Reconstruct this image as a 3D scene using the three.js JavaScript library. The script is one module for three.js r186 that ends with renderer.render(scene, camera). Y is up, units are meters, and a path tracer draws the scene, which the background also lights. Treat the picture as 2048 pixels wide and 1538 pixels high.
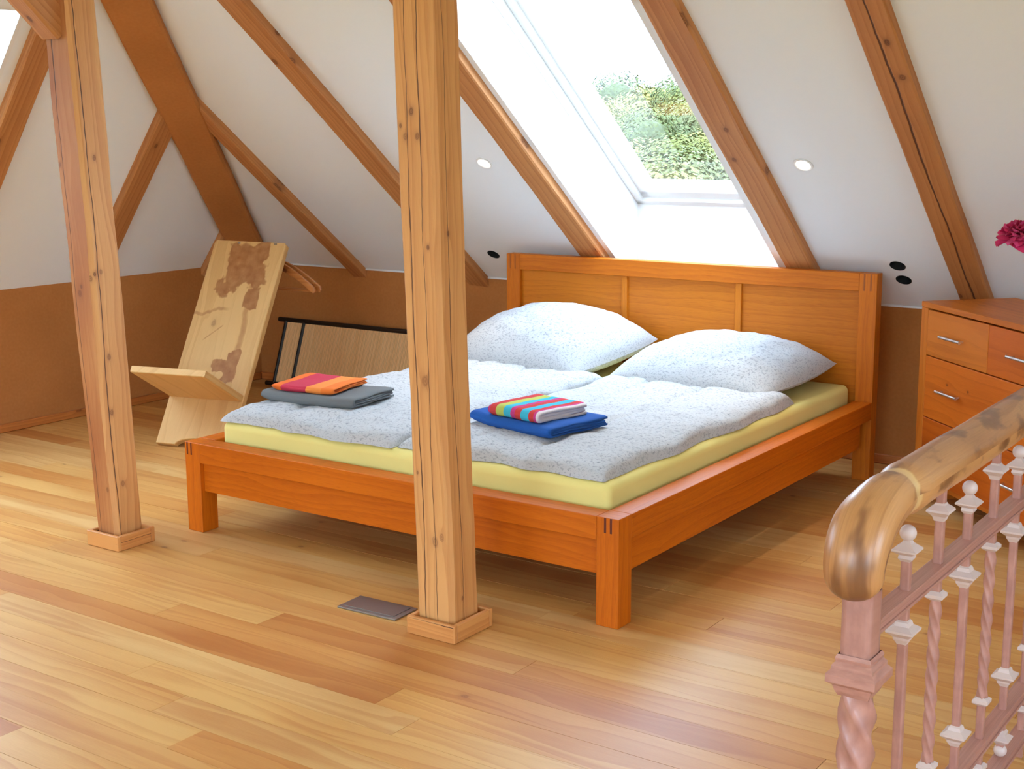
import * as THREE from 'three';
import { RoundedBoxGeometry } from 'three/addons/geometries/RoundedBoxGeometry.js';
import { mergeGeometries } from 'three/addons/utils/BufferGeometryUtils.js';
import { ImprovedNoise } from 'three/addons/math/ImprovedNoise.js';

// ---------------------------------------------------------------- camera, sky, exposure
const scene = new THREE.Scene();
const renderer = new THREE.WebGLRenderer({ antialias: true });
renderer.toneMapping = THREE.LinearToneMapping;
renderer.toneMappingExposure = 1.0;
renderer.shadowMap.enabled = true;
const camera = new THREE.PerspectiveCamera(2 * Math.atan(769 / 2700.6) * 180 / Math.PI, 2048 / 1538, 0.05, 1500);
camera.position.set(1.9044, 1.4438, 3.2697);
camera.rotation.order = 'YXZ';
camera.rotation.set(-0.1853, 0.6087, -0.0056);
scene.add(camera);

const SKY = 10.6;
{ // bright even overcast sky, a little brighter overhead
  const w = 64, h = 32, d = new Float32Array(w * h * 4);
  for (let j = 0; j < h; j++) for (let i = 0; i < w; i++) {
    const el = ((j + 0.5) / h - 0.5) * Math.PI, s = Math.max(0, Math.sin(el));
    const L = SKY * (0.75 + 0.45 * s), o = (j * w + i) * 4;
    d[o] = L * 0.78; d[o + 1] = L * 1.04; d[o + 2] = L * 1.36; d[o + 3] = 1;
  }
  const t = new THREE.DataTexture(d, w, h, THREE.RGBAFormat, THREE.FloatType);
  t.mapping = THREE.EquirectangularReflectionMapping;
  t.magFilter = THREE.LinearFilter; t.needsUpdate = true;
  scene.background = t;
}

// ---------------------------------------------------------------- helpers
function rngOf(a) { return () => { a |= 0; a = a + 0x6D2B79F5 | 0; let t = Math.imul(a ^ a >>> 15, 1 | a); t = t + Math.imul(t ^ t >>> 7, 61 | t) ^ t; return ((t ^ t >>> 14) >>> 0) / 4294967296; }; }
const rnd = rngOf(12345);
const perlin = new ImprovedNoise();
const N = (x, y, z = 0) => perlin.noise(x + 100.37, y + 57.71, z + 13.19);
const fbm = (x, y, z = 0, o = 3) => { let s = 0, a = 0.5; for (let i = 0; i < o; i++) { s += a * N(x, y, z + i * 7.3); x *= 2.03; y *= 2.03; a *= 0.5; } return s; };
const clamp = (x, a = 0, b = 1) => Math.min(b, Math.max(a, x));
const sst = (a, b, x) => { const t = clamp((x - a) / (b - a)); return t * t * (3 - 2 * t); };
const mix = (a, b, t) => a + (b - a) * t;
const V = (x, y, z) => new THREE.Vector3(x, y, z);

const used = {};
function numbered(n) { const k = used[n] = (used[n] ?? -1) + 1; return k ? `${n}_${String(k).padStart(3, '0')}` : n; }
function thing(name, label, category, pos = [0, 0, 0], turn = 0, group) {
  const o = new THREE.Group(); o.name = numbered(name); o.position.set(...pos); o.rotation.y = turn;
  o.userData = { label, category }; if (group) o.userData.group = group; scene.add(o); return o;
}
function struct(name, label) { const o = new THREE.Group(); o.name = name; o.userData = { kind: 'structure', label }; scene.add(o); return o; }
function part(name, geo, mat, parent, pos, rot) {
  const m = new THREE.Mesh(geo, mat); m.name = name; if (pos) m.position.set(...pos); if (rot) m.rotation.set(...rot); parent.add(m); return m;
}
function one(name, geo, mat, label, category, pos, group) { // a thing that is one mesh
  const m = part(numbered(name), geo, mat, scene, pos); m.userData = { label, category }; if (group) m.userData.group = group; return m;
}

// texture of size TU x TV metres
function texture(W, H, fn, srgb = true) {
  const d = new Uint8Array(W * H * 4);
  for (let j = 0; j < H; j++) for (let i = 0; i < W; i++) {
    const c = fn(i / W, j / H), o = (j * W + i) * 4;
    d[o] = clamp(c[0], 0, 255); d[o + 1] = clamp(c[1], 0, 255); d[o + 2] = clamp(c[2], 0, 255); d[o + 3] = 255;
  }
  const t = new THREE.DataTexture(d, W, H); t.wrapS = t.wrapT = THREE.MirroredRepeatWrapping;
  t.magFilter = THREE.LinearFilter; t.minFilter = THREE.LinearMipmapLinearFilter; t.generateMipmaps = true;
  if (srgb) t.colorSpace = THREE.SRGBColorSpace; t.needsUpdate = true; return t;
}
// plain-sawn wood: grain along u (metres), knots [u, v, r, darkness], cracks [v, width, wobble]
function woodTexture(o) {
  const { W, H, TU, TV, light, dark, ring = 60, wander = 0.02, fibre = 0.12, contrast = 1, knots = [], cracks = [], patches = 0.2, seed = 0, pores = 0 } = o;
  const bump = new Float32Array(W * H);
  const map = texture(W, H, (a, b) => {
    const u = a * TU, v = b * TV;
    let q = v + wander * fbm(u * 0.9, v * 5, seed, 3) + wander * 0.35 * N(u * 3.1, v * 22, seed + 5);
    let k = 0, kr = 0;
    for (const [ku, kv, r, dk] of knots) {
      const du = (u - ku) / 1.5, dv = v - kv, e = Math.sqrt(du * du + dv * dv) / r;
      if (e < 5) {
        const g = Math.exp(-e * e * 0.35); q += (dv >= 0 ? 1 : -1) * g * r * 0.9;
        const wob = e + 0.25 * N(u * 40, v * 40, seed);
        k = Math.max(k, dk * (1 - sst(0.75, 1.15, wob)) * (0.75 + 0.25 * Math.sin(e * 14)), dk * 0.35 * Math.exp(-e * e * 0.5));
        kr = Math.max(kr, 1 - sst(0.8, 1.05, wob));
      }
    }
    const s = q * ring + 0.8 * N(u * 0.6, q * 30, seed + 2);
    const saw = s - Math.floor(s);
    let t = 0.55 * Math.pow(saw, 1.7) * (1 - sst(0.93, 1, saw)) + 0.25 * (0.5 + N(u * 0.5, q * 14, seed + 8));
    t = t * contrast + fibre * N(u * 14, v * 420, seed + 3) + fibre * 0.6 * N(u * 40, v * 900, seed + 4) + patches * fbm(u * 1.7, v * 4, seed + 11, 3);
    if (pores) t += pores * sst(0.25, 0.6, N(u * 22, v * 650, seed + 21));
    let cr = 0;
    for (const [cv, cw, cb, u0 = 0, u1 = 99] of cracks) {
      const off = cb * fbm(u * 1.1, 3.3, seed + cv * 50, 4) + 0.0015 * N(u * 30, 1.1, seed);
      const wdt = cw * (0.45 + 0.9 * Math.abs(N(u * 2.3, 8.8, seed + cv))) * sst(u0, u0 + 0.15, u) * (1 - sst(u1 - 0.15, u1, u));
      cr = Math.max(cr, 1 - sst(wdt * 0.5, wdt * 0.5 + 0.0015, Math.abs(v - cv - off)));
    }
    t = clamp(t);
    const i = Math.min(W - 1, Math.round(a * W)), j = Math.min(H - 1, Math.round(b * H));
    bump[j * W + i] = 0.75 - 0.25 * t - 0.7 * cr - 0.1 * kr;
    const c = [0, 1, 2].map((n) => mix(light[n], dark[n], t));
    if (o.darkTone) { const z = clamp(o.darkTone(u, v)); for (let n = 0; n < 3; n++) c[n] = mix(c[n], o.darkToneColor[n], z); }
    if (o.pale) { const z = clamp(o.pale(u, v)); for (let n = 0; n < 3; n++) c[n] = mix(c[n], o.paleColor[n], z); }
    const kc = o.knotColor ?? [92, 48, 22], cc = [84, 44, 20];
    return [0, 1, 2].map((n) => mix(mix(c[n], kc[n], clamp(k)), cc[n], cr * 0.9));
  });
  const bm = texture(W, H, (a, b) => { const x = 255 * clamp(bump[Math.round(b * H) * W + Math.round(a * W)]); return [x, x, x]; }, false);
  return { map, bump: bm, TU, TV };
}
function woodMaterial(w, { rough = 0.55, bump = 0.0012, tint = 0xffffff, coat = 0, spec = 1 } = {}) {
  const m = new THREE.MeshPhysicalMaterial({ map: w.map, roughness: rough, bumpMap: w.bump, bumpScale: bump, color: tint, specularIntensity: spec, clearcoat: coat, clearcoatRoughness: 0.25 });
  m.userData.wood = [w.TU, w.TV]; return m;
}
// uv in metres with the grain along one axis of the geometry
function grain(geo, axis, w, ou = rnd() * 9, ov = rnd() * 9) {
  const p = geo.attributes.position, n = geo.attributes.normal, uv = new Float32Array(p.count * 2);
  for (let i = 0; i < p.count; i++) {
    const c = [p.getX(i), p.getY(i), p.getZ(i)], m = [Math.abs(n.getX(i)), Math.abs(n.getY(i)), Math.abs(n.getZ(i))];
    const others = [0, 1, 2].filter((k) => k !== axis), big = m.indexOf(Math.max(...m));
    let u = c[axis], v;
    if (big === axis) { u = c[others[0]] * 0.3; v = c[others[1]]; } else v = c[others.find((k) => k !== big)] + (big === others[0] ? 0.37 : 0);
    uv[i * 2] = (u + ou) / w.TU; uv[i * 2 + 1] = (v + ov) / w.TV;
  }
  geo.setAttribute('uv', new THREE.BufferAttribute(uv, 2)); return geo;
}
function rbox(w, h, d, axis, wood, r = 0.003) { return grain(new RoundedBoxGeometry(w, h, d, 1, Math.min(r, w / 2.1, h / 2.1, d / 2.1)), axis, wood); }
function plainBox(w, h, d, r = 0) { return r ? new RoundedBoxGeometry(w, h, d, 2, r) : new THREE.BoxGeometry(w, h, d); }
const M4 = (x, y, z, rx = 0, ry = 0, rz = 0) => new THREE.Matrix4().compose(V(x, y, z), new THREE.Quaternion().setFromEuler(new THREE.Euler(rx, ry, rz)), V(1, 1, 1));
function merged(list) { return mergeGeometries(list.map((g) => { const h = g.index ? g.toNonIndexed() : g; for (const k of Object.keys(h.attributes)) if (!['position', 'normal', 'uv'].includes(k)) h.deleteAttribute(k); if (!h.attributes.uv) h.setAttribute('uv', new THREE.BufferAttribute(new Float32Array(h.attributes.position.count * 2), 2)); return h; })); }

// hewn timber between A and B: width along side, depth along face; corner chamfer and uneven edges
function timber(A, B, face, w0, w1, d0, d1, wood, { chamfer = 0.008, wob = 0.004, segs = 26, seed = 1, ou = rnd() * 5, ov = 0 } = {}) {
  const dir = B.clone().sub(A), L = dir.length(); dir.normalize();
  const f = face.clone().addScaledVector(dir, -face.dot(dir)).normalize(), s = new THREE.Vector3().crossVectors(f, dir).normalize();
  const ring = (t) => {
    const w = mix(w0, w1, t) / 2, d = mix(d0, d1, t) / 2, c = chamfer;
    const pts = [[-w + c, d], [w - c, d], [w, d - c], [w, -d + c], [w - c, -d], [-w + c, -d], [-w, -d + c], [-w, d - c]];
    return pts.map(([x, y], k) => {
      const g = Math.floor((k + 1) / 2) % 4;
      const nx = wob * 2 * fbm(t * L * 1.4, g * 9.1, seed, 3), ny = wob * 2 * fbm(t * L * 1.4, g * 9.1 + 40, seed, 3);
      return A.clone().addScaledVector(dir, t * L).addScaledVector(s, x + nx).addScaledVector(f, y + ny);
    });
  };
  const rings = []; for (let i = 0; i <= segs; i++) rings.push(ring(i / segs));
  const pos = [], nor = [], uv = [], idx = [];
  let per = ov;
  for (let k = 0; k < 8; k++) {
    const k2 = (k + 1) % 8, base = pos.length / 3, len = rings[0][k].distanceTo(rings[0][k2]);
    const e = rings[0][k2].clone().sub(rings[0][k]).normalize(), nn = new THREE.Vector3().crossVectors(dir, e).normalize();
    const mid = rings[0][k].clone().add(rings[0][k2]).multiplyScalar(0.5).sub(A); if (nn.dot(mid) < 0) nn.negate();
    for (let i = 0; i <= segs; i++) for (const [kk, vv] of [[k, per], [k2, per + len]]) {
      const p = rings[i][kk]; pos.push(p.x, p.y, p.z); nor.push(nn.x, nn.y, nn.z); uv.push((i / segs * L + ou) / wood.TU, vv / wood.TV);
    }
    const a = rings[0][k], b = rings[0][k2], c3 = rings[1][k];
    const fl = new THREE.Vector3().crossVectors(b.clone().sub(a), c3.clone().sub(a)).dot(nn) > 0;
    for (let i = 0; i < segs; i++) { const q = base + i * 2; if (fl) idx.push(q, q + 1, q + 2, q + 1, q + 3, q + 2); else idx.push(q, q + 2, q + 1, q + 1, q + 2, q + 3); }
    per += len;
  }
  for (const [i, sg] of [[0, -1], [segs, 1]]) {
    const base = pos.length / 3;
    for (const p of rings[i]) { pos.push(p.x, p.y, p.z); nor.push(dir.x * sg, dir.y * sg, dir.z * sg); const q = p.clone().sub(A); uv.push(q.dot(s) * 0.3 / wood.TU, q.dot(f) / wood.TV); }
    for (let k = 1; k < 7; k++) sg > 0 ? idx.push(base, base + k, base + k + 1) : idx.push(base, base + k + 1, base + k);
  }
  const g = new THREE.BufferGeometry();
  g.setAttribute('position', new THREE.Float32BufferAttribute(pos, 3)); g.setAttribute('normal', new THREE.Float32BufferAttribute(nor, 3)); g.setAttribute('uv', new THREE.Float32BufferAttribute(uv, 2)); g.setIndex(idx);
  return g;
}

// ---------------------------------------------------------------- materials
const lin = (hex) => new THREE.Color(hex);
const knotList = (n, s, TU, TV, r0, r1) => Array.from({ length: n }, (_, i) => { const r = rngOf(s + i * 17); return [r() * TU, r() * TV, r0 + (r1 - r0) * r(), 0.55 + 0.4 * r()]; });
const floorWood = woodTexture({ W: 2048, H: 1024, TU: 5.2, TV: 1.3, light: [221, 176, 112], dark: [182, 112, 52], ring: 17, wander: 0.07, fibre: 0.09, contrast: 0.6, patches: 0.5, seed: 3, knots: knotList(15, 900, 5.2, 1.3, 0.005, 0.012), knotColor: [138, 84, 44] });
const beamWood = woodTexture({ W: 1024, H: 512, TU: 2.6, TV: 0.52, light: [206, 142, 84], dark: [160, 92, 44], ring: 38, wander: 0.03, fibre: 0.12, contrast: 0.8, patches: 0.35, seed: 31, knots: knotList(16, 70, 2.6, 0.52, 0.008, 0.016) });
const postWood = woodTexture({ W: 2048, H: 1024, TU: 2.8, TV: 0.56, light: [222, 160, 94], dark: [180, 108, 50], ring: 40, wander: 0.05, fibre: 0.10, contrast: 0.7, patches: 0.4, seed: 47,
  knots: [...knotList(14, 300, 2.8, 0.56, 0.004, 0.009), [0.28, 0.04, 0.012, 0.5], [0.30, 0.015, 0.009, 0.5], [0.75, 0.05, 0.013, 0.5], [1.43, 0.085, 0.008, 0.6], [1.43, 0.045, 0.007, 0.75], [1.46, 0.1, 0.005, 0.8], [1.95, 0.05, 0.009, 0.6]], knotColor: [112, 64, 34],
  cracks: [[0.082, 0.0022, 0.03, 0, 1.35], [0.035, 0.0012, 0.03, 1.3, 1.9], [0.20, 0.003, 0.018], [0.335, 0.0025, 0.02], [0.45, 0.0015, 0.03, 0.2, 1.1]] });
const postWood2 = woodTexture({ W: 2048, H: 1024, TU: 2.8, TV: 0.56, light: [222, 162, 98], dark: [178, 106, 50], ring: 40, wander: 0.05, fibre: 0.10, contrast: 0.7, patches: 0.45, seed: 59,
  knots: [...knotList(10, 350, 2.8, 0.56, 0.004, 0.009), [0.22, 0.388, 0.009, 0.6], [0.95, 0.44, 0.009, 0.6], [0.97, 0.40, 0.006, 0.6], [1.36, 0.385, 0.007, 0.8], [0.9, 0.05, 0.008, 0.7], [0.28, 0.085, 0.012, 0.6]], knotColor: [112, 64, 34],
  darkTone: (u, v) => v < 0.118 || v > 0.5 ? 0.30 + 0.55 * clamp(0.5 + fbm(u * 3.2, v * 20, 77, 4)) : 0, darkToneColor: [158, 88, 44],  // front face toned darker red-brown, in noisy patches
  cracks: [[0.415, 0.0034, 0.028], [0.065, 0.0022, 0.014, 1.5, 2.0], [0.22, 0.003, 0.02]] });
const crackWood = woodTexture({ W: 2048, H: 256, TU: 2.6, TV: 0.4, light: [200, 134, 76], dark: [160, 92, 44], ring: 38, wander: 0.03, fibre: 0.12, contrast: 0.7, patches: 0.35, seed: 61, knots: knotList(10, 510, 2.6, 0.4, 0.008, 0.014), cracks: [[0.055, 0.007, 0.03]] });
const oak = woodTexture({ W: 1024, H: 512, TU: 1.6, TV: 0.8, light: [214, 132, 28], dark: [170, 88, 10], ring: 34, wander: 0.05, fibre: 0.16, contrast: 0.55, patches: 0.3, pores: 0.25, seed: 83 });
const alder = woodTexture({ W: 1024, H: 512, TU: 1.6, TV: 0.8, light: [216, 124, 40], dark: [170, 84, 16], ring: 22, wander: 0.06, fibre: 0.12, contrast: 0.6, patches: 0.45, seed: 97, knots: knotList(5, 810, 1.6, 0.8, 0.004, 0.008) });
const railWood = woodTexture({ W: 1024, H: 512, TU: 2.6, TV: 0.36, light: [206, 148, 92], dark: [128, 72, 32], ring: 16, wander: 0.08, fibre: 0.10, contrast: 0.45, patches: 1.2, seed: 113, knots: knotList(6, 1010, 2.6, 0.36, 0.01, 0.02), knotColor: [120, 70, 36],
  // brown bark-side blotches and the pale saw cut behind the knob
  darkTone: (u, v) => 1.5 * sst(0.02, 0.3, fbm(u * 9, v * 16, 21, 4)) * 0.55, darkToneColor: [112, 68, 40],
  pale: (u, v) => (1 - sst(0.008, 0.016, Math.abs(u - 0.262 - 0.03 * fbm(v * 18, 2, 5)))) * 0.8, paleColor: [232, 196, 136] });

const M = {};
M.floorTints = [0xffffff, 0xfff8e8, 0xf6e6d4, 0xfdf4e2, 0xeed6bc, 0xfff2d8, 0xf4dcc0, 0xe8c8ac].map((h) => woodMaterial(floorWood, { rough: 0.40, bump: 0.0005, tint: h, spec: 0.7 }));
M.beam = woodMaterial(beamWood, { rough: 0.62, bump: 0.002 });
M.post = woodMaterial(postWood, { rough: 0.62, bump: 0.003 });
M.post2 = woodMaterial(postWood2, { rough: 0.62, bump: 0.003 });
M.crack = woodMaterial(crackWood, { rough: 0.62, bump: 0.004 });
M.oak = woodMaterial(oak, { rough: 0.45, bump: 0.0004, spec: 0.5, tint: 0xfad09a });
M.oakHead = woodMaterial(oak, { rough: 0.48, bump: 0.0004, spec: 0.6, tint: 0xfce0b0 });
M.oakPanel = woodMaterial(oak, { rough: 0.48, bump: 0.0004, spec: 0.6, tint: 0xf8e8c8 });
M.oakEnd = woodMaterial(oak, { rough: 0.5, bump: 0.0003, tint: 0x80503c });
M.oakEnd2 = woodMaterial(oak, { rough: 0.5, bump: 0.0003, tint: 0xc8ac90 });
M.alder = woodMaterial(alder, { rough: 0.45, bump: 0.0003, spec: 0.6 });
M.alderDrawers = [0xffffff, 0xf6dcc2, 0xffe9cf, 0xf0d0b0].map((t) => woodMaterial(alder, { rough: 0.45, bump: 0.0003, tint: t, spec: 0.6 }));
M.base = woodMaterial(beamWood, { rough: 0.45, bump: 0.0005, tint: 0xffe2bc, coat: 0.2 });
M.plinth = woodMaterial(postWood, { rough: 0.5, bump: 0.0008, tint: 0xfff6ea, coat: 0.15 });
M.rail = woodMaterial(railWood, { rough: 0.38, bump: 0.002, coat: 0.4 });
M.white = new THREE.MeshStandardMaterial({ color: lin(0xf5f7f7), roughness: 0.9 });
{ // fine trowel texture of the plastered white slopes
  const t = texture(512, 512, (a, b) => { const x = 128 + 110 * fbm(a * 40, b * 40, 2, 4); return [x, x, x]; }, false);
  M.white.bumpMap = t; M.white.bumpScale = 0.0004;
}
M.paint = new THREE.MeshStandardMaterial({ color: lin(0xf3f3f1), roughness: 0.35 });
M.clay = new THREE.MeshStandardMaterial({ color: 0xffffff, roughness: 0.95, map: texture(512, 512, (a, b) => { const n = fbm(a * 5, b * 5, 4, 4), f = N(a * 160, b * 160, 6); return [190 + 18 * n + 5 * f, 122 + 15 * n + 5 * f, 62 + 12 * n + 4 * f]; }), bumpMap: texture(512, 512, (a, b) => { const x = 128 + 90 * fbm(a * 60, b * 60, 9, 3); return [x, x, x]; }, false), bumpScale: 0.0008 });
M.sheet = new THREE.MeshPhysicalMaterial({ color: lin(0xeddb84), roughness: 0.9, sheen: 0.3, sheenColor: lin(0xfff3c0), sheenRoughness: 0.6 });
M.bedlinen = new THREE.MeshStandardMaterial({ roughness: 0.95, map: texture(1024, 1024, (a, b) => {
  const f1 = sst(0.12, 0.42, fbm(a * 62, b * 62, 3, 3)), f2 = sst(0.15, 0.45, fbm(a * 120 + 9, b * 120, 8, 2)), f3 = sst(0.22, 0.4, N(a * 38, b * 38, 15));
  const t = clamp(0.5 * f1 + 0.45 * f2 + 0.25 * f3); return [mix(192, 108, t), mix(191, 110, t), mix(190, 116, t)];
}) });
M.black = new THREE.MeshStandardMaterial({ color: 0x0b0908, roughness: 0.4 });
M.hole = new THREE.MeshStandardMaterial({ color: 0x080808, roughness: 0.7 });
M.steel = new THREE.MeshStandardMaterial({ color: 0x9c9a96, roughness: 0.42, metalness: 0.9 });
M.chrome = new THREE.MeshStandardMaterial({ color: 0xdad7d2, roughness: 0.25, metalness: 0.85 });
M.iron = new THREE.MeshPhysicalMaterial({ color: lin(0xc28c7c), roughness: 0.42, clearcoat: 0.3, map: texture(256, 256, (a, b) => { const n = fbm(a * 9, b * 9, 7, 4); return [235 + 40 * n, 228 + 50 * n, 226 + 50 * n]; }) });
M.ironPale = new THREE.MeshPhysicalMaterial({ color: lin(0xd4bcb2), roughness: 0.45, clearcoat: 0.2 });
M.glass = new THREE.MeshPhysicalMaterial({ color: 0xffffff, transmission: 1, thickness: 0, roughness: 0, ior: 1.45 });

// ---------------------------------------------------------------- room shell
const xL = -3.87, zB = -2.40, yK = 0.70, aB = 38 * Math.PI / 180, aL = 52 * Math.PI / 180, yC = 2.72, xR = 4.2, zF = 5.5;
const sinB = Math.sin(aB), cosB = Math.cos(aB), sinL = Math.sin(aL), cosL = Math.cos(aL);
// slope frames: local (along, up the slope, outward)
const frameB = new THREE.Matrix4().makeBasis(V(1, 0, 0), V(0, sinB, cosB), V(0, cosB, -sinB)).setPosition(0, yK, zB);
const frameL = new THREE.Matrix4().makeBasis(V(0, 0, -1), V(cosL, sinL, 0), V(-sinL, cosL, 0)).setPosition(xL, yK, 0);
const onB = (x, s, d = 0) => V(x, s, d).applyMatrix4(frameB);
const onL = (z, s, d = 0) => V(-z, s, d).applyMatrix4(frameL);
const outB = V(0, cosB, -sinB), outL = V(-sinL, cosL, 0);

{ // floor: boards of sawn oak along x
  const floor = struct('floor', 'honey coloured wooden floorboards');
  part('subfloor', plainBox(8.5, 0.2, 8.4), new THREE.MeshStandardMaterial({ color: 0x4a2a14, roughness: 0.9 }), floor, [0.15, -0.123, 1.55]);
  const bw = 0.1185, x0 = xL, x1 = xR, r = rngOf(77);
  let n = 0;
  for (let z = zB; z < zF; z += bw) {
    let x = x0 - 1.6 * r();
    while (x < x1) {
      const L = z < 2.6 ? 1.3 + 1.5 * r() : 2.6 + 1.4 * r(), a = Math.max(x, x0), b = Math.min(x + L, x1), z2 = Math.min(z + bw, zF);
      if (b - a > 0.05) {
        const g = grain(new THREE.BoxGeometry(b - a - 0.0012, 0.022, z2 - z - 0.0012), 0, floorWood, r() * 20, r() * 20);
        const pick = r(); const mt = M.floorTints[pick < 0.2 ? 0 : pick < 0.4 ? 1 : pick < 0.52 ? 2 : pick < 0.68 ? 3 : pick < 0.75 ? 4 : pick < 0.87 ? 5 : pick < 0.95 ? 6 : 7];
        part('floor_board', g, mt, floor, [(a + b) / 2, -0.011 - 0.0006 * r(), (z + z2) / 2]); n++;
      }
      x += L;
    }
  }
  console.log('boards', n);
}
function extr(shape, depth) { return new THREE.ExtrudeGeometry(shape, { depth, bevelEnabled: false, curveSegments: 24 }); }
const poly = (pts) => new THREE.Shape(pts.map(([x, y]) => new THREE.Vector2(x, y)));
const rectHole = (x0, x1, y0, y1) => new THREE.Path([[x0, y0], [x1, y0], [x1, y1], [x0, y1]].map(([x, y]) => new THREE.Vector2(x, y)));
const circHole = (x, y, r) => { const p = new THREE.Path(); p.absarc(x, y, r, 0, Math.PI * 2, true); return p; };
function placed(geo, m) { // mirrored frames turn the faces round
  geo.applyMatrix4(m);
  if (m.determinant() < 0) {
    if (geo.index) { const a = geo.index.array; for (let i = 0; i < a.length; i += 3) { const t = a[i + 1]; a[i + 1] = a[i + 2]; a[i + 2] = t; } }
    else for (const at of Object.values(geo.attributes)) { const n = at.itemSize, a = at.array; for (let i = 0; i < a.length; i += 3 * n) for (let k = 0; k < n; k++) { const t = a[i + n + k]; a[i + n + k] = a[i + 2 * n + k]; a[i + 2 * n + k] = t; } }
  }
  return geo;
}

// openings on the slopes
const sky1 = { x0: -1.31, x1: -0.49, s0: 0.25, s1: 2.15, d: 0.30 };
const sky2 = { z0: -0.21, z1: 0.58, s0: 0.34, s1: 1.56 };
const addedSky3 = { z0: 0.75, z1: 1.55, s0: 0.34, s1: 1.56 };  // unseen second skylight, added to strengthen the light from the left
const spots = [[-1.65, 0.985], [-0.15, 0.995]], sockets = [[-2.03, 0.228], [0.05, 0.318], [0.05, 0.212]];
const T = 0.06, sTopB = (yC - yK) / sinB, sTopL = (yC - yK) / sinL, hipX = xL + (yC - yK) / Math.tan(aL), hipZ = zB + (yC - yK) / Math.tan(aB);
{
  const ceiling = struct('ceiling', 'white plastered attic slopes and ceiling');
  const e = 0.02;
  const sb = poly([[xL - 0.12 - e, -0.15], [xR + 0.2, -0.15], [xR + 0.2, sTopB + 0.1], [hipX + 0.08 - e, sTopB + 0.1]]);
  sb.holes.push(rectHole(sky1.x0 - 0.02, sky1.x1 + 0.02, 0, sky1.s1 + 0.02));
  for (const [x, s] of spots) sb.holes.push(circHole(x, s, 0.033));
  for (const [x, s] of sockets) sb.holes.push(circHole(x, s, 0.031));
  part('sloped_panel', placed(extr(sb, T), frameB), M.white, ceiling);
  const sl = poly([[-zF - 0.2, -0.15], [-zB + 0.19 + e, -0.15], [-hipZ - 0.13 + e, sTopL + 0.1], [-zF - 0.2, sTopL + 0.1]]);
  for (const k of [sky2, addedSky3]) sl.holes.push(rectHole(-k.z1 - 0.02, -k.z0 + 0.02, k.s0 - 0.02, k.s1 + 0.02));
  part('sloped_panel', placed(extr(sl, T), frameL), M.white, ceiling);
  part('flat_panel', plainBox(xR - hipX + 0.4, 0.1, zF - hipZ + 0.4), M.white, ceiling, [(xR + hipX) / 2 + 0.05, yC + 0.05, (zF + hipZ) / 2 + 0.05]);
}
const addedFrontWins = [[-2.2, -0.4, 0.25, 2.5], [0.5, 2.3, 0.25, 2.5]], addedRightWins = [[0.6, 1.9, 0.5, 2.4], [2.6, 4.2, 0.25, 2.5]];  // unseen windows added behind the viewer and to the right for fill light
{ // knee walls of brown clay plaster, gable and front wall
  const wb = struct('wall_back', 'low brown clay plastered wall behind the bed');
  part('plaster', plainBox(xR - xL + 0.5, yK + 0.2, 0.22), M.clay, wb, [(xR + xL) / 2, (yK - 0.2) / 2, zB - 0.11]);
  const wl = struct('wall_left', 'low brown clay plastered wall on the left');
  part('plaster', plainBox(0.22, yK + 0.2, zF - zB + 0.3), M.clay, wl, [xL - 0.11, (yK - 0.2) / 2, (zF + zB) / 2]);
  const uvm = (o) => { const p = o.geometry.attributes.position, u = o.geometry.attributes.uv, n = o.geometry.attributes.normal; for (let i = 0; i < p.count; i++) u.setXY(i, (Math.abs(n.getX(i)) > 0.5 ? p.getZ(i) : p.getX(i)) / 2, p.getY(i) / 2); };
  wb.traverse((o) => o.isMesh && uvm(o)); wl.traverse((o) => o.isMesh && uvm(o));
  const wr = struct('wall_right', 'white gable wall on the right');
  const s = poly([[-zF - 0.3, -0.2], [-zB + 0.3, -0.2], [-zB + 0.3, 2.9], [-zF - 0.3, 2.9]]);
  for (const [a, b, c, d] of addedRightWins) s.holes.push(rectHole(-b, -a, c, d));
  part('plaster', extr(s, 0.25).rotateY(Math.PI / 2).translate(xR, 0, 0), M.white, wr);
  addedRightWins.forEach(([a, b, c, d], i) => {
    const w = struct(`window_${i + 6}`, 'white framed window added for fill light in the unseen right gable wall'), bar = 0.07, m = (a + b) / 2;
    part('frame', merged([plainBox(0.08, d - c, bar).translate(0, (c + d) / 2, a + bar / 2), plainBox(0.08, d - c, bar).translate(0, (c + d) / 2, b - bar / 2), plainBox(0.08, d - c, bar).translate(0, (c + d) / 2, m), plainBox(0.08, bar, b - a).translate(0, c + bar / 2, m), plainBox(0.08, bar, b - a).translate(0, d - bar / 2, m)]), M.paint, w, [xR + 0.12, 0, 0]);
    part('pane', plainBox(0.006, d - c - 0.1, b - a - 0.1), M.glass, w, [xR + 0.12, (c + d) / 2, m]);
  });
}
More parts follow.
